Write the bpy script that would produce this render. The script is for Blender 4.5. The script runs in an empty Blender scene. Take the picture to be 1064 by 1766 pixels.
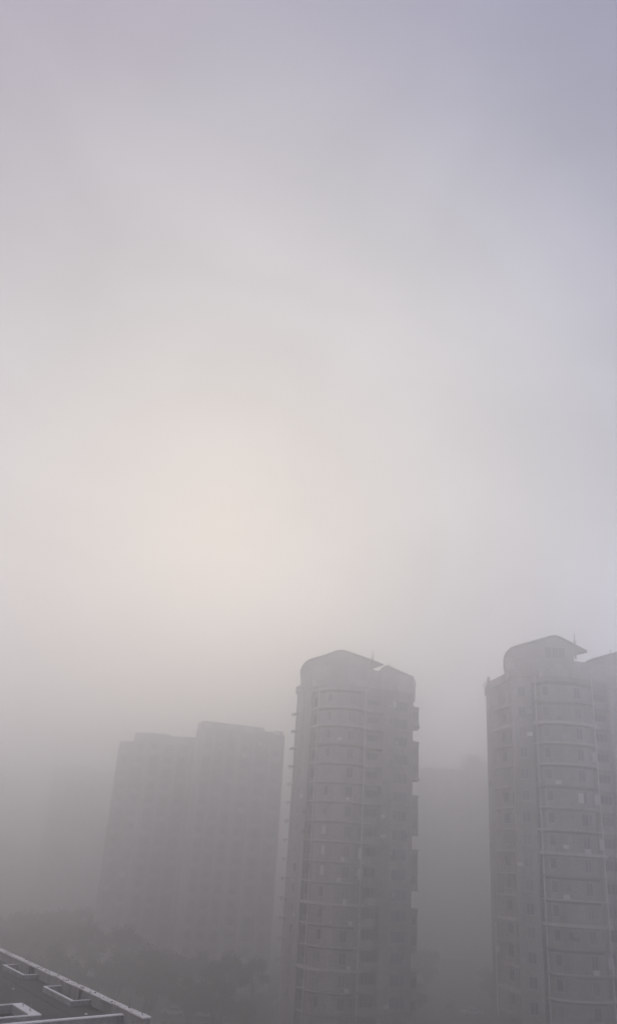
import bpy, bmesh, math, random
from mathutils import Vector, Matrix
random.seed(7)
sc = bpy.context.scene
col = sc.collection
R = math.radians

# ------------------------------------------------------------------ camera
EYE = 27.0
cam_d = bpy.data.cameras.new('camera'); cam = bpy.data.objects.new('camera', cam_d); col.objects.link(cam)
P, ROLL = R(22.9), R(3.7)
fwd = Vector((0, math.cos(P), math.sin(P))); r0 = Vector((1, 0, 0)); u0 = r0.cross(fwd)
up = u0 * math.cos(ROLL) - r0 * math.sin(ROLL); rt = r0 * math.cos(ROLL) + u0 * math.sin(ROLL)
cam.matrix_world = Matrix(((rt.x, up.x, -fwd.x, 0), (rt.y, up.y, -fwd.y, 0), (rt.z, up.z, -fwd.z, EYE), (0, 0, 0, 1)))
cam_d.sensor_fit = 'VERTICAL'; cam_d.sensor_height = 24.0
cam_d.lens = 24.0 * 1415.0 / 1766.0
cam_d.clip_start = 0.2; cam_d.clip_end = 6000
sc.camera = cam

# ------------------------------------------------------------------ sky and sun
SUN_EL, SUN_AZ = R(21), R(-6)          # azimuth measured from +Y towards +X
sdir = Vector((math.sin(SUN_AZ) * math.cos(SUN_EL), math.cos(SUN_AZ) * math.cos(SUN_EL), math.sin(SUN_EL)))
w = bpy.data.worlds.new("World"); sc.world = w; w.use_nodes = True
nt = w.node_tree; nt.nodes.clear()
def N(t, **k):
    n = nt.nodes.new(t)
    for a, b in k.items(): setattr(n, a, b)
    return n
def L(a, b): nt.links.new(a, b)
def wmath(op, a, b=None, c=None):
    n = N('ShaderNodeMath', operation=op)
    for i, v in enumerate((a, b, c)):
        if v is None: continue
        if isinstance(v, (int, float)): n.inputs[i].default_value = v
        else: L(v, n.inputs[i])
    return n.outputs[0]
def wmix(f, a, b, bt='MIX'):
    n = N('ShaderNodeMix', data_type='RGBA', blend_type=bt)
    for s, v in ((n.inputs[0], f), (n.inputs[6], a), (n.inputs[7], b)):
        if isinstance(v, (int, float)): s.default_value = v
        elif isinstance(v, tuple): s.default_value = (*v, 1)
        else: L(v, s)
    return n.outputs[2]
sky = N('ShaderNodeTexSky', sky_type='NISHITA'); sky.sun_disc = False
sky.sun_elevation = SUN_EL; sky.sun_rotation = SUN_AZ; sky.air_density = 1.5; sky.dust_density = 6; sky.ozone_density = 1
tc = N('ShaderNodeTexCoord')
def wdot(d):
    n = N('ShaderNodeVectorMath', operation='DOT_PRODUCT'); L(tc.outputs['Generated'], n.inputs[0]); n.inputs[1].default_value = d
    return n.outputs['Value']
sep = N('ShaderNodeSeparateXYZ'); L(tc.outputs['Generated'], sep.inputs[0])
glow = N('ShaderNodeMapRange', interpolation_type='SMOOTHSTEP'); L(wdot(sdir), glow.inputs[0])
glow.inputs[1].default_value = 0.78; glow.inputs[2].default_value = 1.0
side = N('ShaderNodeMapRange', interpolation_type='SMOOTHSTEP'); L(sep.outputs['X'], side.inputs[0])
side.inputs[1].default_value = -0.32; side.inputs[2].default_value = 0.32
wm = N('ShaderNodeMapping'); L(tc.outputs['Generated'], wm.inputs[0]); wm.inputs['Scale'].default_value = (1, 1, 1.8); wm.inputs['Rotation'].default_value = (0, R(12), 0)
noi = N('ShaderNodeTexNoise'); L(wm.outputs[0], noi.inputs['Vector']); noi.inputs['Scale'].default_value = 3.2; noi.inputs['Distortion'].default_value = .5
noi.inputs['Detail'].default_value = 3; noi.inputs['Roughness'].default_value = 0.45
SKY_WARM, SKY_COOL, SKY_GLOW = (0.53, 0.468, 0.55), (0.39, 0.392, 0.515), (.53, .52, .53)
base = wmix(side.outputs[0], SKY_WARM, SKY_COOL)
low = N('ShaderNodeMapRange', interpolation_type='SMOOTHSTEP'); L(sep.outputs['Z'], low.inputs[0])
low.inputs[1].default_value = 0.02; low.inputs[2].default_value = 0.42; low.inputs[3].default_value = 3.6; low.inputs[4].default_value = .74
lc = N('ShaderNodeCombineColor')
for i in range(3): L(low.outputs[0], lc.inputs[i])
base = wmix(1.0, base, lc.outputs[0], 'MULTIPLY')
hi = N('ShaderNodeMapRange', interpolation_type='SMOOTHSTEP'); L(sep.outputs['Z'], hi.inputs[0])
hi.inputs[1].default_value = 0.45; hi.inputs[2].default_value = 0.90
base = wmix(hi.outputs[0], base, wmix(1.0, base, (0.88, 0.90, 0.98), 'MULTIPLY'))
base = wmix(glow.outputs[0], base, SKY_GLOW)
cl = wmath('MULTIPLY_ADD', noi.outputs['Fac'], 0.60, 0.70)
comb = N('ShaderNodeCombineColor')
for i in range(3): L(cl, comb.inputs[i])
over = wmix(1.0, base, comb.outputs[0], 'MULTIPLY')
ten = wmix(1.0, over, (10, 10, 10), 'MULTIPLY')
mixed = wmix(0.96, sky.outputs[0], ten)
bg = N('ShaderNodeBackground'); L(mixed, bg.inputs[0]); bg.inputs[1].default_value = 0.1
out = N('ShaderNodeOutputWorld'); L(bg.outputs[0], out.inputs[0])

sun_d = bpy.data.lights.new('sun', 'SUN'); sun_d.energy = 0.5; sun_d.angle = R(120); sun_d.color = (1, .985, 1.0)
sun = bpy.data.objects.new('sun', sun_d); col.objects.link(sun)
sun.rotation_euler = sdir.to_track_quat('Z', 'Y').to_euler()
sun.location = (0, 0, 200)

sc.view_settings.view_transform = 'Standard'; sc.view_settings.look = 'None'
sc.view_settings.exposure = 0.16; sc.view_settings.gamma = 1.0
sc.render.engine = 'CYCLES'
sc.cycles.use_denoising = True
try: sc.cycles.denoiser = 'OPENIMAGEDENOISE'
except Exception: pass
sc.cycles.volume_bounces = 4; sc.cycles.max_bounces = 8; sc.cycles.diffuse_bounces = 3

# ------------------------------------------------------------------ helpers
def material(name, colr, rough=0.85, var=0.15, scale=0.6, metal=0.0, bump=0.0, streak=False, tile=None, tint=None):
    m = bpy.data.materials.new(name); m.use_nodes = True
    t = m.node_tree; b = t.nodes['Principled BSDF']
    b.inputs['Roughness'].default_value = rough; b.inputs['Metallic'].default_value = metal
    g = t.nodes.new('ShaderNodeNewGeometry')
    vec = g.outputs['Position']
    mp = t.nodes.new('ShaderNodeMapping'); t.links.new(vec, mp.inputs[0])
    mp.inputs['Scale'].default_value = (1, 1, .12) if streak else (1, 1, 1)
    n = t.nodes.new('ShaderNodeTexNoise'); n.inputs['Scale'].default_value = scale
    n.inputs['Detail'].default_value = 6; n.inputs['Roughness'].default_value = 0.62
    t.links.new(mp.outputs[0], n.inputs['Vector'])
    mr = t.nodes.new('ShaderNodeMapRange'); t.links.new(n.outputs['Fac'], mr.inputs[0])
    mr.inputs[1].default_value = .3; mr.inputs[2].default_value = .7
    mx = t.nodes.new('ShaderNodeMix'); mx.data_type = 'RGBA'
    lo = tuple(c * (1 - var) for c in colr); hi = tuple(min(1, c * (1 + var)) for c in colr)
    if tint: lo = tint
    mx.inputs[6].default_value = (*lo, 1); mx.inputs[7].default_value = (*hi, 1)
    t.links.new(mr.outputs[0], mx.inputs[0])
    res = mx.outputs[2]
    n2 = t.nodes.new('ShaderNodeTexNoise'); n2.inputs['Scale'].default_value = scale * 9; n2.inputs['Detail'].default_value = 4
    t.links.new(vec, n2.inputs['Vector'])
    m2 = t.nodes.new('ShaderNodeMix'); m2.data_type = 'RGBA'; m2.blend_type = 'OVERLAY'; m2.inputs[0].default_value = min(.9, var * 2)
    t.links.new(res, m2.inputs[6]); t.links.new(n2.outputs['Fac'], m2.inputs[7]); res = m2.outputs[2]
    if tile:
        sx = t.nodes.new('ShaderNodeSeparateXYZ'); t.links.new(vec, sx.inputs[0])
        fr = t.nodes.new('ShaderNodeMath'); fr.operation = 'DIVIDE'; t.links.new(sx.outputs['Z'], fr.inputs[0]); fr.inputs[1].default_value = tile
        f2 = t.nodes.new('ShaderNodeMath'); f2.operation = 'FRACT'; t.links.new(fr.outputs[0], f2.inputs[0])
        lt = t.nodes.new('ShaderNodeMath'); lt.operation = 'LESS_THAN'; t.links.new(f2.outputs[0], lt.inputs[0]); lt.inputs[1].default_value = .05 / tile
        m3 = t.nodes.new('ShaderNodeMix'); m3.data_type = 'RGBA'; t.links.new(lt.outputs[0], m3.inputs[0])
        t.links.new(res, m3.inputs[6]); m3.inputs[7].default_value = (*(c * .6 for c in colr), 1); res = m3.outputs[2]
    t.links.new(res, b.inputs['Base Color'])
    if bump:
        bp = t.nodes.new('ShaderNodeBump'); bp.inputs['Strength'].default_value = bump; bp.inputs['Distance'].default_value = .05
        t.links.new(n2.outputs['Fac'], bp.inputs['Height']); t.links.new(bp.outputs[0], b.inputs['Normal'])
    return m

M = dict(
    wall=material('wall_tiles', (.36, .345, .325), var=.42, scale=.45, streak=True, tile=3.0, bump=.2),
    bay=material('bay_render', (.40, .385, .36), var=.38, scale=.6, streak=True, bump=.2),
    gable=material('gable_render', (.30, .28, .265), var=.2, scale=.5, streak=True),
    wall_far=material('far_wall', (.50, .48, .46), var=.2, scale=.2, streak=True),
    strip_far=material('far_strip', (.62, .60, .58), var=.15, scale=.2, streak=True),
    ledge=material('concrete_ledge', (.5, .485, .46), var=.3, scale=1.1),
    ledge_old=material('stained_ledge', (.30, .28, .25), var=.45, scale=1.4),
    band=material('pale_band', (.62, .60, .56), var=.2, scale=1.3),
    white=material('white_paint', (.80, .79, .77), var=.08, scale=2, rough=.5),
    roof=material('roof_sheet', (.13, .095, .088), var=.25, scale=.5),
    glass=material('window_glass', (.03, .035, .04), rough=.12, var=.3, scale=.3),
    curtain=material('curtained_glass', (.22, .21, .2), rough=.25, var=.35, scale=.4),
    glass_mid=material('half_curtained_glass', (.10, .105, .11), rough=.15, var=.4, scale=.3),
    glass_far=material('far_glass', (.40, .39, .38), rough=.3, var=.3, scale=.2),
    green=material('tinted_glass', (.11, .15, .16), rough=.12, var=.3, scale=.3),
    frame=material('window_frame', (.42, .42, .42), rough=.5, var=.1),
    steel=material('steel', (.3, .3, .3), rough=.4, metal=.6, var=.1),
    deck=material('roof_membrane', (.045, .043, .041), var=.75, scale=1.3, rough=.8, bump=.8),
    conc=material('weathered_concrete', (.30, .30, .29), var=.35, scale=1.2, streak=True, bump=.4),
    cap=material('parapet_cap', (.80, .78, .74), var=.28, scale=1.8, bump=.3, tint=(.5, .485, .45)),
    capw=material('curb_cap', (.88, .87, .85), var=.15, scale=2.2, bump=.2),
    dark=material('dark_stain', (.03, .03, .03), var=.3),
    soil=material('ground_cover', (.085, .075, .055), var=.45, scale=.12, bump=.3),
    asphalt=material('asphalt', (.05, .05, .05), var=.25, scale=.5),
    path=material('path_paving', (.22, .21, .2), var=.2, scale=.8),
    bark=material('bark', (.06, .048, .038), var=.3, scale=3),
    leaf=material('leaves', (.085, .078, .05), var=.4, scale=.5, rough=.7),
    leaf2=material('brown_leaves', (.09, .075, .052), var=.4, scale=.5, rough=.7),
    tyre=material('rubber', (.02, .02, .02), rough=.8),
    paint_w=material('white_car_paint', (.75, .75, .75), rough=.25, var=.03),
    paint_s=material('silver_car_paint', (.5, .51, .52), rough=.3, var=.03),
    paint_d=material('dark_car_paint', (.06, .07, .09), rough=.25, var=.03),
    lampg=material('lamp_globe', (.85, .84, .8), rough=.3, var=.03),
)

class MB:
    """collects geometry in world coordinates, builds ONE mesh"""
    def __init__(s): s.bm = bmesh.new()
    def prism(s, pts, z0, z1):
        b = [s.bm.verts.new((x, y, z0)) for x, y in pts]; t = [s.bm.verts.new((x, y, z1)) for x, y in pts]
        n = len(pts)
        s.bm.faces.new(b[::-1]); s.bm.faces.new(t)
        for i in range(n): s.bm.faces.new((b[i], b[(i + 1) % n], t[(i + 1) % n], t[i]))
        return s
    def box(s, x0, x1, y0, y1, z0, z1): return s.prism([(x0, y0), (x1, y0), (x1, y1), (x0, y1)], z0, z1)
    def xz(s, pts, y0, y1, shift=0.0):      # profile in x-z, extruded along y (the far end moved by shift in x)
        a = [s.bm.verts.new((x, y0, z)) for x, z in pts]; b = [s.bm.verts.new((x + shift, y1, z)) for x, z in pts]
        n = len(pts)
        s.bm.faces.new(a); s.bm.faces.new(b[::-1])
        for i in range(n): s.bm.faces.new((a[i], b[i], b[(i + 1) % n], a[(i + 1) % n]))
        return s
    def tube(s, p, q, r, r2=None, seg=8):
        p, q = Vector(p), Vector(q); r2 = r if r2 is None else r2
        d = (q - p).normalized(); a = d.orthogonal().normalized(); b = d.cross(a)
        A = [s.bm.verts.new(p + (a * math.cos(k * 2 * math.pi / seg) + b * math.sin(k * 2 * math.pi / seg)) * r) for k in range(seg)]
        B = [s.bm.verts.new(q + (a * math.cos(k * 2 * math.pi / seg) + b * math.sin(k * 2 * math.pi / seg)) * r2) for k in range(seg)]
        for k in range(seg): s.bm.faces.new((A[k], A[(k + 1) % seg], B[(k + 1) % seg], B[k]))
        s.bm.faces.new(A[::-1]); s.bm.faces.new(B)
        return s
    def ball(s, c, r, seg=12):
        bmesh.ops.create_uvsphere(s.bm, u_segments=seg, v_segments=seg // 2, radius=r, matrix=Matrix.Translation(c)); return s
    def build(s, name, mat, parent=None, smooth=False, fix=True):
        if fix: bmesh.ops.recalc_face_normals(s.bm, faces=s.bm.faces)
        if parent is not None:
            o = parent; off = Vector((0, 0, 0))
            while o is not None: off += o.location; o = o.parent
            bmesh.ops.translate(s.bm, verts=s.bm.verts, vec=-off)
        me = bpy.data.meshes.new(name); s.bm.to_mesh(me); s.bm.free(); me.materials.append(mat)
        if smooth:
            for p in me.polygons: p.use_smooth = True
        ob = bpy.data.objects.new(name, me); col.objects.link(ob); ob.parent = parent
        return ob

def tag(o, label=None, cat=None, group=None, kind=None):
    if label: o['label'] = label
    if cat: o['category'] = cat
    if group: o['group'] = group
    if kind: o['kind'] = kind
    return o
def empty(name, loc, label, cat, group=None):
    o = bpy.data.objects.new(name, None); col.objects.link(o); o.location = loc; o.empty_display_size = 1
    return tag(o, label, cat, group)
def copy_tree(o, parent=None):
    c = o.copy(); col.objects.link(c)
    if parent is not None: c.parent = parent
    for ch in o.children: copy_tree(ch, c)
    return c
def offset(pts, d):
    """open polyline moved sideways by d (to the right of travel when d>0 means towards -y for left-to-right travel)"""
    res = []
    for i, p in enumerate(pts):
        a = Vector(pts[max(0, i - 1)]); b = Vector(pts[min(len(pts) - 1, i + 1)])
        t = (b - a).normalized(); n = Vector((t.y, -t.x)); res.append((p[0] + n.x * d, p[1] + n.y * d))
    return res
def strip(mb, pts, d_in, d_out, z0, z1): return mb.prism(offset(pts, d_out) + offset(pts, -d_in)[::-1], z0, z1)

_win = {}; wr = random.Random(21)
def window_mesh(wd, ht, cols, pane_mat):
    k = (wd, ht, cols, pane_mat)
    if k in _win: return _win[k]
    f = MB(); t = .07
    f.box(-wd/2, wd/2, -.09, 0, -ht/2, -ht/2 + t); f.box(-wd/2, wd/2, -.09, 0, ht/2 - t, ht/2)
    for i in range(cols + 1):
        x = -wd/2 + (wd - t) * i / cols; f.box(x, x + t, -.09, 0, -ht/2 + t, ht/2 - t)
    f.box(-wd/2 - .08, wd/2 + .08, -.16, 0, -ht/2 - .08, -ht/2)
    fo = f.build('window', M['frame']); p = MB().box(-wd/2 + .03, wd/2 - .03, -.04, -.005, -ht/2 + .03, ht/2 - .03).build('pane', M[pane_mat])
    _win[k] = (fo.data, p.data)
    bpy.data.objects.remove(fo); bpy.data.objects.remove(p)
    return _win[k]
def window(parent, a, b, f, z, wd, ht, cols=2, pane='glass', out_=0.004, label=None, name='window'):
    """a window centred at fraction f along wall segment a-b (left to right seen from outside), sill-centre height z"""
    a, b = Vector(a), Vector(b); t = (b - a).normalized(); p = a + (b - a) * f + Vector((t.y, -t.x)) * out_
    if pane == 'glass': pane = wr.choice(('glass', 'glass_mid', 'glass_mid', 'curtain'))
    fm, pm = window_mesh(wd, ht, cols, pane)
    o = bpy.data.objects.new(name, fm); col.objects.link(o); o.parent = parent
    o.location = Vector((p.x, p.y, z)) - parent.location; o.rotation_euler.z = math.atan2(t.y, t.x)
    q = bpy.data.objects.new('pane', pm); col.objects.link(q); q.parent = o
    if label: o['label'] = label
    return o

# ------------------------------------------------------------------ ground
g = MB(); nx, ny = 60, 60
def gz(x, y): return 0.35 * math.sin(x * .021 + 1) + .3 * math.sin(y * .033)
vs = [[g.bm.verts.new((-1500 + 3000 * i / nx, -600 + 3600 * j / ny, 0.0)) for j in range(ny + 1)] for i in range(nx + 1)]
for i in range(nx):
    for j in range(ny): g.bm.faces.new((vs[i][j], vs[i + 1][j], vs[i + 1][j + 1], vs[i][j + 1]))
tag(g.build('ground', M['soil']), kind='structure')
def ribbon(name, pts, wd, z, mat):
    l = offset(pts, wd / 2); r = offset(pts, -wd / 2); m = MB()
    a = [m.bm.verts.new((*p, z)) for p in l]; b = [m.bm.verts.new((*p, z)) for p in r]
    for i in range(len(pts) - 1): m.bm.faces.new((a[i], a[i + 1], b[i + 1], b[i]))
    for f in m.bm.faces:
        f.normal_update()
        if f.normal.z < 0: f.normal_flip()
    return tag(m.build(name, mat, fix=False), kind='structure')
arc = lambda cx, cy, r, a0, a1, n=24: [(cx + r * math.cos(R(a0 + (a1 - a0) * i / n)), cy + r * math.sin(R(a0 + (a1 - a0) * i / n))) for i in range(n + 1)]
ribbon('road', [(-60, 172), (-30, 171), (-14, 170), (-4, 172), (-3, 190), (-3, 240), (-3, 400)], 7, .008, M['asphalt'])
ribbon('road', [(31, 60), (30, 120), (32, 170), (37, 192), (44, 215), (50, 260), (55, 400)], 8, .012, M['asphalt'])
ribbon('kerb_path', arc(-33, 196, 6, 160, 20), 1.2, .012, M['path'])
ribbon('path', [(-60, 167), (-30, 166.4), (-14, 165.4), (0, 166)], 1.6, .012, M['path'])

# ------------------------------------------------------------------ tower in the middle
C = empty('apartment_tower', (11, 155, 0), 'grey apartment tower in the middle with rounded bay, ledges at every floor and arched roof', 'apartment tower', 'curved-roof apartment towers')
lr = random.Random(8)
bayC = [(4.17, 143.0), (4.85, 141.7), (6.1, 140.9), (7.87, 140.5), (9.72, 140.6), (11.1, 141.3)]
bodyC = [(.15, 151), (2.68, 144), (3.0, 147), (4.3, 146.6)] + bayC + [(11.33, 144.6), (15.4, 146), (15.05, 142.8), (16.59, 143.2), (16.7, 144.2),
        (19.9, 145.6), (19.85, 145.0), (20.5, 145.4), (22.0, 162), (20, 167), (2, 167)]
MB().prism(bodyC, -1, 55.2).build('wall', M['wall'], C)
strip(MB(), [(.0, 151), (2.6, 143.8)], 0, .2, 54.6, 55.9).build('parapet', M['wall'], C)
strip(MB(), [(2.7, 143.9)] + bayC + [(15, 142.7), (16.6, 143.1), (20.5, 145.3)], .1, .2, 54.75, 55.9).build('parapet', M['bay'], C)
MB().prism([(.6, 147.2), (4.4, 145.8), (13.4, 146.2), (15, 147.5), (20.9, 149), (22.0, 153.3), (21.8, 163), (1.4, 163)], 55.2, 58.95).build('upper_storey', M['wall'], C)

def roof_shell(parent, prof, y0, y1, wall_x0, wall_x1, base_z, shift=0.4, openings=()):
    """prof: outer curve left to right; the shell follows it, a gable wall closes it below"""
    inner = []
    for i, p in enumerate(prof):
        a = Vector(prof[max(0, i - 1)]); b = Vector(prof[min(len(prof) - 1, i + 1)]); t = (b - a).normalized()
        inner.append((p[0] + t.y * .24, p[1] - t.x * .24))
    cut = [i for i, p in enumerate(prof) if p[0] <= wall_x1 - .05]; m = MB()
    if len(cut) == len(prof): m.xz(list(prof) + inner[::-1], y0, y1, shift)
    else:                                    # only the front metre and a half of the roof runs on into the pointed fin
        i = cut[-1]; a, b = Vector(prof[i]), Vector(prof[i + 1]); f = (wall_x1 - .05 - a.x) / (b.x - a.x)
        q = tuple(a.lerp(b, f)); qi = tuple(Vector(inner[i]).lerp(Vector(inner[i + 1]), f))
        front = list(prof[:i + 1]) + [q]; fin_i = inner[:i + 1] + [qi]
        m.xz(front + fin_i[::-1], y0, y1, shift)
        m.xz([(q[0] - .02, q[1])] + list(prof[i + 1:]) + [(wall_x1 + .45, prof[-1][1] - .5), (wall_x1 - .07, prof[-1][1] - .75)], y0 + .02, y0 + 1.4, shift * .1)
    m.build('roof', M['roof'], parent)
    gi = [q for q in inner if wall_x0 <= q[0] <= wall_x1]
    gp = [(gi[0][0], base_z)] + gi + [(gi[-1][0], base_z)]
    MB().xz(gp, y0 + .5, y1 - .5, shift).build('gable_wall', M['gable'], parent)
profC = [(.42, 57.0), (.34, 57.9), (.76, 59.0), (1.2, 59.6), (1.9, 60.1), (4.62, 61.1), (6.7, 62.0), (7.3, 62.13), (8.1, 62.13), (9.1, 61.9), (13.05, 60.75), (15.2, 60.05)]
roof_shell(C, profC, 146, 157, .3, 13.4, 58.9)
profC2 = [(14.7, 59.7), (15.2, 60.45), (15.9, 61.15), (16.3, 61.45), (17.0, 61.4), (21.0, 59.8), (21.6, 59.3), (21.9, 58.6)]
roof_shell(C, profC2, 153, 162, 15.0, 21.7, 58.9)
MB().tube((13.5, 149.5, 59), (13.5, 149.5, 62.0), .24).tube((13.5, 149.5, 62.0), (13.5, 149.5, 63.2), .07).box(13.1, 13.9, 149.45, 149.55, 62.2, 62.28).build('antenna', M['steel'], C)
MB().tube((17.2, 155, 60.5), (17.2, 155, 62.4), .08).build('antenna', M['steel'], C)

for k in range(1, 19):
    z = 3.0 * k
    big = k in (4, 7)
    mb = MB(); strip(mb, [(3.3, 144.9)] + bayC + [(12.0, 142.4)], .05, .78 if not big else .9, z - .16 - (.2 if big else 0), z + .04)
    mb.build('ledge', M['band'] if big else M[lr.choice(('ledge', 'ledge', 'ledge_old', 'band'))], C)
    if k > 1: strip(MB(), bayC, .02, .03, z - .5, z - .2).build('ledge_shade_glazing', M[lr.choice(('glass_mid', 'curtain', 'glass'))], C)  # assumed glazing, added as a dark line for the shade under the ledge
    if k < 18:
        # ledge with a bracket on the receding left side
        MB().prism([(-.75, 151.5), (-.25, 149.3), (.75, 149.3), (.2, 151.6)], z - .2, z + .02).box(-.5, -.2, 150.2, 150.4, z - .55, z - .2).build('ledge', M['ledge'], C)
        # recessed balcony
        MB().prism([(11.25, 141.9), (15.0, 143.1), (15.2, 145.95), (11.4, 144.55)], z - .18, z + .02)\
            .prism([(11.25, 141.9), (15.0, 143.1), (15.0, 143.22), (11.25, 142.02)], z + .02, z + 1.0).build('balcony', M['bay'], C)
for z0, z1 in ((50, 53), (41, 47), (32, 38), (23.4, 29.4), (14.4, 20.4), (5.4, 11.4)):
    pts = [(20.4, 147.2), (22.0, 148.7), (22.3, 153), (21.0, 153)]
    m = MB().prism(pts, z0, z1)
    m.prism([(20.3, 147.0), (22.2, 148.5), (22.5, 153.2), (21.0, 153.2)], z0 - .22, z0)
    m.prism([(20.3, 147.0), (22.15, 148.5), (22.45, 153.2), (21.0, 153.2)], z1, z1 + .15)
    m.build('side_bay', M['wall'], C)
    for zz in ([z0 + 1.6] if z1 - z0 < 4 else [z0 + 1.5, z0 + 4.5]):
        window(C, pts[0], pts[1], .52, zz, 1.3, 1.5, 2)
for x, y, top in ((3.85, 142.85, 54.6), (11.85, 141.15, 54.6)):
    m = MB().tube((x, y, 0), (x, y, top), .085)
    for k in range(1, 18): m.tube((x, y, 3 * k + .5), (x, y, 3 * k + .62), .12)
    m.build('drainpipe', M['white'], C)
rng = random.Random(3)
for k in range(2, 18):
    z = 3.0 * k
    window(C, (1.0, 148.6), (2.68, 144), .3, z + 1.7, 1.0, 1.3, 2)
    window(C, (3.0, 147), (4.3, 146.6), .5, z + 1.6, .9, 1.7, 1)
    pale = k in (8, 9, 10)
    window(C, bayC[1], bayC[2], .75, z + 1.55, .8, 1.5, 1, 'white' if pale else 'glass', label='pale curtained window' if pale else None)
    window(C, bayC[3], bayC[4], .85, z + 1.45, 1.1, 1.7, 2)
    window(C, (11.33, 144.6), (15.4, 146), .55, z + 1.35, 2.2, 2.1, 3)
    window(C, (16.7, 144.2), (19.9, 145.6), .5, z + 1.5, 2.7, 1.7, 3, 'green')
for k, f in ((8, .62), (9, .55)):
    MB().box(11.35, 11.9, 141.15, 141.3, 3 * k + .5, 3 * k + 2.1).build('privacy_screen', M['white'], C)
for k, x in ((6, 10.4), (7, 9.4), (8, 8.4), (9, 8.9), (12, 9.3), (4, 10.4), (3, 10.2)):
    z = 3 * k
    MB().box(x - .32, x + .32, 139.75, 140.07, z + .05, z + .62).tube((x, 139.75, z + .34), (x, 139.71, z + .34), .22, seg=12).build('air_conditioner', M['white'], C)
MB().prism([(15.5, 138), (21.5, 140.5), (20.6, 145.2), (15.2, 142.6)], 4.6, 5.2).build('entrance_canopy', M['conc'], C)

# ------------------------------------------------------------------ tower on the right
D = empty('apartment_tower', (44, 138, 0), 'nearest grey apartment tower at the right edge with curved balcony fronts and pointed roof eave', 'apartment tower', 'curved-roof apartment towers')
bayD = [(36.42, 125.4), (36.8, 124.4), (37.9, 123.8), (39.3, 123.5), (41.4, 123.6), (42.9, 124.0), (43.99, 124.8)]
bodyD = [(32.57, 142), (31.96, 137), (32.05, 135.3), (32.9, 134.8), (34.0, 129.0), (33.2, 128.4), (32.85, 126), (35.6, 125), (36.1, 128.2), (37.0, 128)] + bayD + \
        [(45.2, 128), (48.94, 129), (47.8, 126), (51.1, 127), (51.5, 129.5), (57, 131), (58.6, 136), (59.5, 150), (56, 155), (36, 155)]
MB().prism(bodyD, -1, 55.2).build('wall', M['wall'], D)
strip(MB(), [(32.45, 142), (31.86, 137), (33.1, 128.4), (32.75, 125.9), (35.6, 124.9)], .1, .15, 54.8, 56.0).build('parapet', M['wall'], D)
MB().box(31.7, 32.15, 136.8, 137.3, 55, 56.95).build('corner_post', M['wall'], D)
strip(MB(), [(35.7, 125.0)] + bayD + [(47.8, 125.9), (51.1, 126.9), (57, 130.8)], .05, .2, 54.7, 55.8).build('parapet', M['bay'], D)
m = MB()
for i in range(6): m.box(31.9, 31.98, 137.4 + i * .8, 137.48 + i * .8, 55.98, 56.5)
m.box(31.9, 31.98, 137.35, 141.4, 56.5, 56.56); m.build('roof_railing', M['steel'], D)
MB().prism([(33.3, 131.6), (37, 130.6), (44.6, 130.8), (47, 131.5), (58, 134), (60, 150), (39, 150)], 55.2, 59.1).build('upper_storey', M['wall'], D)
profD = [(32.98, 57.2), (32.95, 58.4), (33.1, 59.2), (33.5, 59.95), (34.26, 60.75), (35.2, 61.15), (39.09, 62.5), (40.8, 63.1), (41.4, 63.28), (42.0, 63.26), (42.6, 63.1), (44.77, 62.05), (46.9, 61.0)]
roof_shell(D, profD, 131, 143, 33, 44.75, 59.0, 3.4)
roof_shell(D, [(x + 14.1, z - .15) for x, z in profD], 136, 148, 47.0, 59, 59.0, 3.4)
MB().tube((45.5, 133, 60), (45.5, 133, 62.9), .2).tube((45.5, 133, 62.9), (45.5, 133, 64.3), .07).box(45.1, 45.9, 132.95, 133.05, 62.95, 63.05).build('antenna', M['steel'], D)
MB().tube((53.3, 138, 61), (53.3, 138, 63.3), .09).build('antenna', M['steel'], D)
# recessed opening under the roof
window(D, (38.4, 131.5), (44.2, 131.5), .55, 60.4, 3.4, 1.9, 3, out_=.03)
for k in range(1, 19):
    z = 3.0 * k
    big = k in (7, 10, 16)
    mb = MB(); strip(mb, [(35.9, 126.3)] + bayD + [(45.0, 126.2)], .05, .78 if not big else .9, z - .16 - (.2 if big else 0), z + .04)
    mb.build('ledge', M['band'] if big else M[lr.choice(('ledge', 'ledge_old', 'ledge_old', 'band'))], D)
    if k > 1: strip(MB(), bayD, .02, .03, z - .5, z - .2).build('ledge_shade_glazing', M[lr.choice(('glass_mid', 'curtain', 'glass'))], D)  # same added strip: its dark colour stands in for shade below the ledge
    if k < 18:
        big = k in (4, 7, 16)
        side = [(31.95, 135.9), (31.9, 134.4), (32.1, 132.6), (32.5, 130.8), (33.0, 129.3), (33.45, 128.7)]
        m = MB().prism(side + [(34.1, 129.0), (33.0, 134.9), (32.2, 135.4)], z - (.36 if big else .16), z + .04)
        m.build('ledge', M['band'] if big else M['ledge'], D)
        MB().prism([(45.1, 126.4), (47.9, 127.0), (48.8, 128.9), (45.3, 127.95)], z - .18, z + .02)\
            .prism([(45.1, 126.4), (47.9, 127.0), (47.9, 127.12), (45.1, 126.52)], z + .02, z + 1.0).build('balcony', M['bay'], D)
for x, y in ((36.1, 124.6), (44.6, 124.1)):
    m = MB().tube((x, y, 0), (x, y, 54.9), .085)
    for k in range(1, 18): m.tube((x, y, 3 * k + .5), (x, y, 3 * k + .62), .12)
    m.build('drainpipe', M['white'], D)
MB().tube((31.85, 136.2, 0), (31.85, 136.2, 20), .1).build('drainpipe', M['white'], D)
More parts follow.
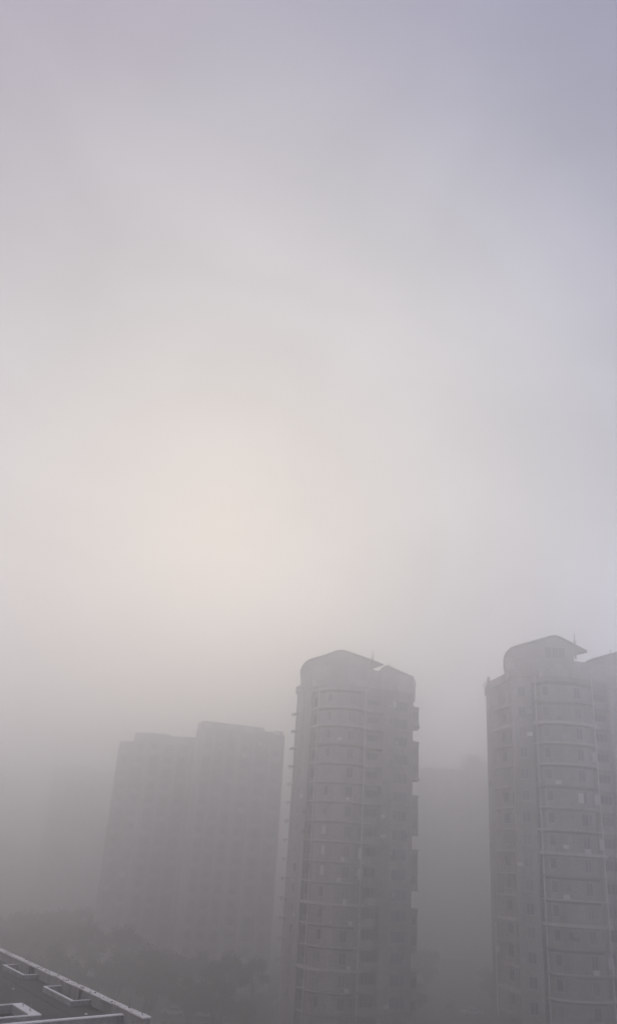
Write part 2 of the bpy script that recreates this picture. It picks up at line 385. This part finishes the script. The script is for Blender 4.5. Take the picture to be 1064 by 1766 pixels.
for k in range(2, 18):
    z = 3.0 * k
    window(D, (32.85, 126), (35.6, 125), .5, z + 1.5, 1.15, 1.5, 2)
    window(D, (32.9, 134.8), (34.0, 129.0), .8, z + 1.35, 1.0, 2.0, 1)
    window(D, (32.9, 134.8), (34.0, 129.0), .35, z + 1.6, 1.6, 1.5, 2)
    window(D, bayD[1], bayD[2], .55, z + 1.55, .95, 1.5, 1)
    window(D, bayD[4], bayD[5], .45, z + 1.45, 1.1, 1.7, 2)
    window(D, (45.2, 128), (48.94, 129), .5, z + 1.35, 2.2, 2.1, 3)
for k, x, y in ((12, 41.6, 123.5), (12, 44.3, 124.5), (14, 44.3, 124.5), (10, 44.7, 125.0), (5, 44.8, 125.1)):
    MB().box(x - .35, x + .35, y - .12, y, 3 * k + .7, 3 * k + 2.1).build('privacy_screen', M['white'], D)
for k, x, y in ((10, 42.0, 123.35), (8, 38.6, 123.25), (13, 38.4, 123.3), (5, 42.1, 123.4)):
    z = 3 * k
    MB().box(x - .4, x + .4, y - .3, y, z + .05, z + .62).tube((x, y - .31, z + .34), (x, y - .34, z + .34), .22, seg=12).build('air_conditioner', M['white'], D)

# small things people have fixed to the fronts: outdoor units, drying rods with washing
def on_wall(parent, a, b, f, z, wd, ht, dp, mat, name):
    a, b = Vector(a), Vector(b); t = (b - a).normalized(); n = Vector((t.y, -t.x)); p = a + (b - a) * f
    q = [p - t * wd / 2 + n * .02, p + t * wd / 2 + n * .02, p + t * wd / 2 + n * dp, p - t * wd / 2 + n * dp]
    MB().prism([tuple(v) for v in q], z, z + ht).build(name, M[mat], parent)
fr = random.Random(31)
for T_w, spots in ((C, [((15.05, 142.8), (16.59, 143.2)), ((16.7, 144.2), (19.9, 145.6)), ((2.0, 145.8), (2.68, 144)), (bayC[2], bayC[3]), (bayC[4], bayC[5])]),
                   (D, [((32.85, 126), (35.6, 125)), ((31.96, 137), (32.05, 135.3)), (bayD[2], bayD[3]), (bayD[3], bayD[4]), (bayD[5], bayD[6])])):
    for k in range(1, 18):
        for a, b in spots:
            u = fr.random(); f = fr.choice((.12, .2, .85, .9)); z = 3 * k
            if u < .26: on_wall(T_w, a, b, f, z + fr.choice((.3, .5, .9)), .75, .52, .36, fr.choice(('frame', 'curtain', 'frame', 'white')), 'air_conditioner')
            elif u < .34: on_wall(T_w, a, b, f, z + 1.1, .5, fr.uniform(.7, 1.1), .3, fr.choice(('white', 'curtain', 'roof', 'frame')), 'laundry_rack')
            elif u < .42: on_wall(T_w, a, b, .5, z + 2.55, 1.5, .07, .6, 'frame', 'awning')

# ------------------------------------------------------------------ far towers
def far_tower(name, label, base, front, depth, top, blocks, cols, floors, group, bands=True, win=(1.5, 1.5), wm='wall_far'):
    """front: polyline left to right; blocks: (i0, i1, z1) extra roof storeys standing on the front segments"""
    T = empty(name, (*base, 0), label, 'apartment tower', group)
    a, b = Vector(front[0]), Vector(front[-1]); t = (b - a).normalized(); n = Vector((-t.y, t.x)) * depth
    poly = list(front) + [(b.x + n.x, b.y + n.y), (a.x + n.x, a.y + n.y)]
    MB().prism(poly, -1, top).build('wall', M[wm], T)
    for f0, f1, z1, d0 in blocks:
        p = a + (b - a) * f0 + n * d0; q = a + (b - a) * f1 + n * d0; e = n * (.85 - d0)
        MB().prism([tuple(p), tuple(q), tuple(q + e), tuple(p + e)], top, z1).build('roof_storey', M[wm], T)
    for i, (p, q) in enumerate(zip(front, front[1:])):
        P_, Q_ = Vector(p), Vector(q); ln = (Q_ - P_).length; tt = (Q_ - P_).normalized(); nn = Vector((tt.y, -tt.x))
        nc = cols[i]
        for c in range(nc + 1 if nc else 0):      # vertical pilasters between the window columns
            s = P_ + (Q_ - P_) * (c / nc); s = s + tt * (.3 if c == 0 else (-.3 if c == nc else 0))
            w_ = tt * .28; pr = nn * .35
            MB().prism([tuple(s - w_ + pr), tuple(s + w_ + pr), tuple(s + w_ - nn * .1), tuple(s - w_ - nn * .1)], 0, top - 1.2).build('pilaster', M['strip_far'], T)
        for c in range(nc):
            for k in floors:
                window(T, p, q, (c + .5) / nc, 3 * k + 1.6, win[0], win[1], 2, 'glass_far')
        if bands and nc:
            for k in range(2, int(top // 3) + 1):
                for c in range(nc):
                    if (k + c) % 2: continue
                    s0 = P_ + (Q_ - P_) * ((c + .22) / nc); s1 = P_ + (Q_ - P_) * ((c + .78) / nc)
                    MB().prism([tuple(s0 + nn * .7), tuple(s1 + nn * .7), tuple(s1 - nn * .05), tuple(s0 - nn * .05)], 3 * k - .15, 3 * k + .9).build('balcony', M['strip_far'], T)
    return T
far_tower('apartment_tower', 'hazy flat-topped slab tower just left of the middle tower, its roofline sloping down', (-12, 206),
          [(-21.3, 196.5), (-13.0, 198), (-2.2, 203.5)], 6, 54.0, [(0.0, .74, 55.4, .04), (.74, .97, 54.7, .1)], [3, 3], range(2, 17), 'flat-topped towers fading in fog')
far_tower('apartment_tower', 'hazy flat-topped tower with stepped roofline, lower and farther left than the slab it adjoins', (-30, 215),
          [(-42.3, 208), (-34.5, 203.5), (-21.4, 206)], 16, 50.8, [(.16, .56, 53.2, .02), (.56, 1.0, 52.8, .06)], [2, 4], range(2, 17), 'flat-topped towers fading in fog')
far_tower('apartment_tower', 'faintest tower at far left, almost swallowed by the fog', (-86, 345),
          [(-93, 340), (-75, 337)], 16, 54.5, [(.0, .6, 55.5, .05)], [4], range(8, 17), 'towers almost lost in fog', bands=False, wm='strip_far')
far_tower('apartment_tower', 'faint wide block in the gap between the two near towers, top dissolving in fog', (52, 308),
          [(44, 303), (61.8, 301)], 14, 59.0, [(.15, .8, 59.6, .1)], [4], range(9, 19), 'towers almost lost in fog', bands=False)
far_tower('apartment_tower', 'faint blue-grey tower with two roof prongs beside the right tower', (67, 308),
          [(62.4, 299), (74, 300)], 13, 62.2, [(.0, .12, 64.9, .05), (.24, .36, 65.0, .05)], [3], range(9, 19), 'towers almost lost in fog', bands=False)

# ------------------------------------------------------------------ lower roof at bottom left
O = Vector((-4.79, 37.05)); U = Vector((-.5339, .8456)); T_ = Vector((-.8456, -.5339))
SK = -.20                                   # the building's corners are not square
def rp(s, t): v = O + U * (s + SK * (t - .3)) + T_ * t; return (v.x, v.y)
def rq(s0, s1, t0, t1): return [rp(s0, t0), rp(s1, t0), rp(s1, t1), rp(s0, t1)]
BL = empty('low_rise_building', (O.x - 5, O.y + 8, 0), 'nearby flat dark roof at bottom left with pale parapet and curbed light wells', 'building')
ZT, ZD, ZC, ZL = 21.0, 20.54, 20.78, 19.2     # parapet top, deck, curb top, light well floor
S1 = 36.0
MB().prism(rq(2.0, S1, .03, 22), -1, ZL).build('wall', M['conc'], BL)
mb = MB()
def plate(s0, s1, t0, t1): mb.prism(rq(s0, s1, t0, t1), ZL, ZD)
plate(2.25, 5.85, .3, 1.14); plate(9.72, 13.53, .3, 1.14); plate(17.16, S1, .3, 1.14)
mb.prism(rq(13.53, 17.16, 1.05, 1.14), ZL, ZD)
plate(2.25, S1, 1.14, 4.02); plate(2.25, 3.12, 4.02, 6.6); plate(5.49, S1, 4.02, 6.6); plate(2.25, S1, 6.6, 22)
mb.build('roof_deck', M['deck'], BL)
MB().prism(rq(0, S1, 0, .3), 16, ZT - .03).build('parapet', M['conc'], BL)
m = MB(); s = 0.01; rr = random.Random(5)
while s < S1:                                # cap stones laid with gaps and slightly uneven edges
    ln = 1.15 + rr.random() * .75; e = s + ln
    a, b = -.02 + rr.uniform(-.02, .02), .35 + rr.uniform(-.025, .025)
    gap = .07 if s < 10.5 < e else .015
    m.prism(rq(s, e - gap, a, b), ZT - .03, ZT + rr.uniform(.0, .02)); s = e
m.build('parapet_cap', M['cap'], BL)
m = MB()
for k in range(34):
    s = rr.uniform(.2, 20); t = rr.uniform(.02, .32); r_ = rr.uniform(.015, .05)
    m.prism([rp(s + r_ * 1.5 * math.cos(a), t + r_ * .7 * math.sin(a)) for a in [i * math.pi / 3 for i in range(6)]], ZT + .015, ZT + rr.uniform(.03, .055))
tag(m.build('moss_clump', M['dark'], BL), kind='stuff')
MB().prism(rq(2.04, 2.23, .3, 22), 18, 20.76).build('end_wall', M['conc'], BL)
MB().prism(rq(2.0, 2.28, .3, 22), 20.76, 20.8).build('wall_cap', M['capw'], BL)
def curb(s0, s1, t0, t1, z, wf, wb, wo, wi=0):
    m = MB(); c = MB()
    segs = [(s0 - wf, s0, t0 - wi, t1 + wo), (s1, s1 + wb, t0 - wi, t1 + wo), (s0, s1, t1, t1 + wo)]
    if wi: segs.append((s0, s1, t0 - wi, t0))
    for q in segs: m.prism(rq(*q), ZL + .1, z - .03); c.prism(rq(*q), z - .03, z)
    o = m.build('light_well_curb', M['conc'], BL); c.build('cap', M['capw'], o)
curb(13.53, 17.16, .33, 1.05, ZC, .1, .1, .12)
curb(5.85, 9.72, .33, 1.14, ZC, .1, .1, .12)
curb(3.12, 5.49, 4.02, 6.6, ZC + .08, .17, .12, .18, .45)
for s in (7.1, 14.4, 14.75):
    p = rp(s, .37); MB().tube((*p, ZL), (*p, 20.96), .065).build('drainpipe', M['dark'], BL)
m = MB(); m.prism(rq(2.3, 7.2, 1.77, 1.92), ZD + .004, ZD + .012); m.prism(rq(7.25, 12.6, 1.71, 1.88), ZD + .004, ZD + .012); m.prism(rq(12.65, 18, 1.68, 1.8), ZD + .004, ZD + .012)
m.build('drain_channel', M['dark'], BL)
for s, t in ((11.0, 2.35), (4.0, 1.2)):
    p = rp(s, t); MB().ball((*p, ZD + .02), .045, 10).tube((*p, ZD), (*p, ZD + .02), .08, seg=12).build('roof_drain', M['white'], BL, smooth=True)
for s, t in ((4.85, 3.75), (3.7, 3.8)):
    p = rp(s, t); q = rp(s + .15, t)
    MB().tube((*p, ZC + .08), (*p, ZC + .42), .012).tube((*q, ZC + .08), (*q, ZC + .39), .012).tube((*p, ZC + .41), (*q, ZC + .38), .01).build('vent_rod', M['steel'], BL)

# ------------------------------------------------------------------ trees
def tree_proto(name, h, w_, seed, leafmat, n=2600):
    r = random.Random(seed)
    root = empty(name, (0, 0, 0), 'x', 'tree')
    m = MB(); th = h * .42
    m.tube((0, 0, -.3), (.1, .05, th), h * .028, h * .016)
    tips = []
    for k in range(9):
        a = k * 2.4 + r.random(); rad = w_ * r.uniform(.3, .8); z = h * r.uniform(.5, .86)
        st = Vector((.1, .05, th * r.uniform(.6, 1))); en = Vector((math.cos(a) * rad, math.sin(a) * rad, z))
        mid = st.lerp(en, .5) + Vector((0, 0, h * .04)); m.tube(st, mid, h * .011, h * .007, 5); m.tube(mid, en, h * .007, h * .003, 5); tips.append(en)
    tips.append(Vector((0, 0, h * .88)))
    m.build('trunk', M['bark'], root)
    c = MB()
    clumps = [(t + Vector((r.uniform(-.5, .5), r.uniform(-.5, .5), r.uniform(-.3, .4))), r.uniform(.24, .42) * w_) for t in tips for _ in (0, 1)]
    for i in range(n):
        cc, rad = r.choice(clumps)
        d = Vector((r.gauss(0, 1), r.gauss(0, 1), r.gauss(0, .75))).normalized() * rad * (r.random() ** .45)
        p = cc + d; sz = r.uniform(.14, .30)
        a = Vector((r.gauss(0, 1), r.gauss(0, 1), r.gauss(0, .6))).normalized(); b = a.orthogonal().normalized(); b.rotate(Matrix.Rotation(r.random() * 6.28, 3, a)); q = a.cross(b)
        c.bm.faces.new([c.bm.verts.new(p + b * sz), c.bm.verts.new(p + q * sz * .6), c.bm.verts.new(p - b * sz), c.bm.verts.new(p - q * sz * .6)])
    c.build('crown', leafmat, root, fix=False)
    return root
protos = [tree_proto('broadleaf_tree', 11.5, 4.2, 1, M['leaf']), tree_proto('broadleaf_tree', 9.5, 3.8, 2, M['leaf2']),
          tree_proto('broadleaf_tree', 12.5, 4.6, 3, M['leaf']), tree_proto('broadleaf_tree', 7.0, 3.0, 4, M['leaf2'], 1800)]
used = set()
tr = random.Random(11)
def put(x, y, label, group, sc_=1.0, kinds=(0, 1, 2, 3)):
    k = tr.choice(kinds)
    if k in used: o = copy_tree(protos[k])
    else: o = protos[k]; used.add(k)
    s = sc_ * tr.uniform(.85, 1.15)
    o.location = (x, y, 0); o.rotation_euler.z = tr.random() * 6.28; o.scale = (s, s, s * tr.uniform(.78, .95))
    o['label'] = label; o['group'] = group; o['category'] = 'tree'
def free(x, y, pad):
    if abs(x + 33) < 8 and 186 < y < 203: return False       # the curved path
    if 164 - pad < y < 175.5 + pad * .6 and -62 < x < 2: return False        # the road
    return True
n = 0
for gy in range(0, 15):                        # wood in front of the left towers
    for gx in range(0, 21):
        x = -110 + gx * 5.6 + tr.uniform(-1.9, 1.9); y = 138 + gy * 6.5 + tr.uniform(-2, 2)
        if x > -.13 * y + 22: continue
        if x > -4.5 and y > 138: continue
        if x < -.385 * y - 6 or y < 146 - abs(x + 14) * .0: continue
        if not free(x, y, 2.5): continue
        if y > 186 and x > -46: continue
        put(x, y, 'dark broadleaf tree among the fogged wood below the left towers', 'trees below the left towers', 1.0 + max(0, y - 185) * .004); n += 1
for gy in range(0, 7):                        # trees in the gap between the two near towers
    for gx in range(0, 8):
        x = 25 + gx * 6.2 + tr.uniform(-2, 2) + gy * 1.2; y = 178 + gy * 10 + tr.uniform(-3, 3)
        if x > .34 * y + 2 or x < .11 * y: continue
        if abs(x - (32 + (y - 170) * .22)) < 6 and y < 240: continue
        put(x, y, 'dark broadleaf tree in the foggy gap between the two near towers', 'trees between the near towers', .85, (1, 3, 0)); n += 1
print('trees', n)

# ------------------------------------------------------------------ garden lamps, parked cars
def lamp(loc, h, label, g_=None):
    r_ = empty('garden_lamp', (*loc, 0), label, 'lamp', g_)
    MB().tube((*loc, 0), (*loc, .3), .12, .09).tube((*loc, .3), (*loc, h), .05, .04).build('post', M['steel'], r_)
    MB().ball((*loc, h + .28), .34, 16).build('globe', M['lampg'], r_, smooth=True)
lamp((-30.5, 195.0), 3.4, 'right one of two white globe lamps by the curved path', 'globe lamps by the curved path')
lamp((-32.2, 195.2), 3.3, 'left one of two white globe lamps by the curved path', 'globe lamps by the curved path')
lamp((-20.6, 166.0), 3.2, 'lone white globe lamp just right of the parapet corner')

def car(loc, rz, paint, label, g_=None):
    r_ = empty('parked_car', (0, 0, 0), label, 'car', g_)
    prof = [(-2.2, .35), (-2.25, .75), (-2.1, .95), (-1.35, 1.02), (-.75, 1.42), (.75, 1.45), (1.45, 1.05), (2.1, .98), (2.25, .7), (2.2, .35)]
    b = MB().xz([(x, z) for x, z in prof], -.86, .86); bd = b.build('body', paint, r_)
    bv = bd.modifiers.new('bevel', 'BEVEL'); bv.width = .08; bv.segments = 2
    for s in (-1, 1):
        y = .862 * s
        m = MB(); m.xz([(-1.15, 1.0), (-.68, 1.36), (-.02, 1.38), (-.02, 1.0)], y - .006, y + .006); m.build('window', M['glass'], r_)
        m = MB(); m.xz([(.06, 1.0), (.06, 1.38), (.7, 1.38), (1.2, 1.04)], y - .006, y + .006); m.build('window', M['glass'], r_)
        for x in (-1.35, 1.4):
            wh = MB().tube((x, s * .62, .33), (x, s * .88, .33), .33, seg=18).build('wheel', M['tyre'], r_)
            MB().tube((x, s * .87, .33), (x, s * .893, .33), .2, seg=14).build('rim', M['steel'], wh)
    def quad(name, a, b_, c_, d_):
        m = MB(); m.bm.faces.new([m.bm.verts.new(v) for v in (a, b_, c_, d_)]); bmesh.ops.solidify(m.bm, geom=m.bm.faces[:], thickness=.02); m.build(name, M['glass'], r_)
    quad('windscreen', (1.42, -.72, 1.09), (1.42, .72, 1.09), (.82, .68, 1.445), (.82, -.68, 1.445))
    quad('rear_window', (-1.3, -.72, 1.08), (-1.3, .72, 1.08), (-.8, .68, 1.415), (-.8, -.68, 1.415))
    for s in (-1, 1): MB().box(2.16, 2.27, s * .62 - .18, s * .62 + .18, .68, .82).build('headlight', M['lampg'], r_)
    r_.location = (*loc, .02); r_.rotation_euler.z = rz
    return r_
car((-18.0, 169.4), R(172), M['paint_w'], 'pale car, largest and leftmost of those on the road beyond the parapet', 'cars at the foot of the towers')
car((-12.9, 169.6), R(4), M['paint_s'], 'silver car behind the pale one on the road left of the middle tower', 'cars at the foot of the towers')
car((-7.6, 170.3), R(176), M['paint_d'], 'dark car nearest the middle tower on the foggy road', 'cars at the foot of the towers')
car((36.4, 197.5), R(70), M['paint_d'], 'dark car farther up the road between the near towers', 'cars on the road between the towers')
car((39.2, 190.5), R(15), M['paint_w'], 'white car at the roadside beside the right tower', 'cars on the road between the towers')

# ------------------------------------------------------------------ haze
hz = MB().box(-1400, 1400, -500, 2400, -2, 66.5).build('haze', M['white'])
hm = bpy.data.materials.new('haze_air'); hm.use_nodes = True; ht = hm.node_tree; ht.nodes.clear()
ho = ht.nodes.new('ShaderNodeOutputMaterial'); hv = ht.nodes.new('ShaderNodeVolumePrincipled'); ht.links.new(hv.outputs[0], ho.inputs['Volume'])
hv.inputs['Color'].default_value = (.983, .985, .969, 1); hv.inputs['Density'].default_value = .0100; hv.inputs['Anisotropy'].default_value = 0.83
hz.data.materials.clear(); hz.data.materials.append(hm)
tag(hz, kind='stuff')
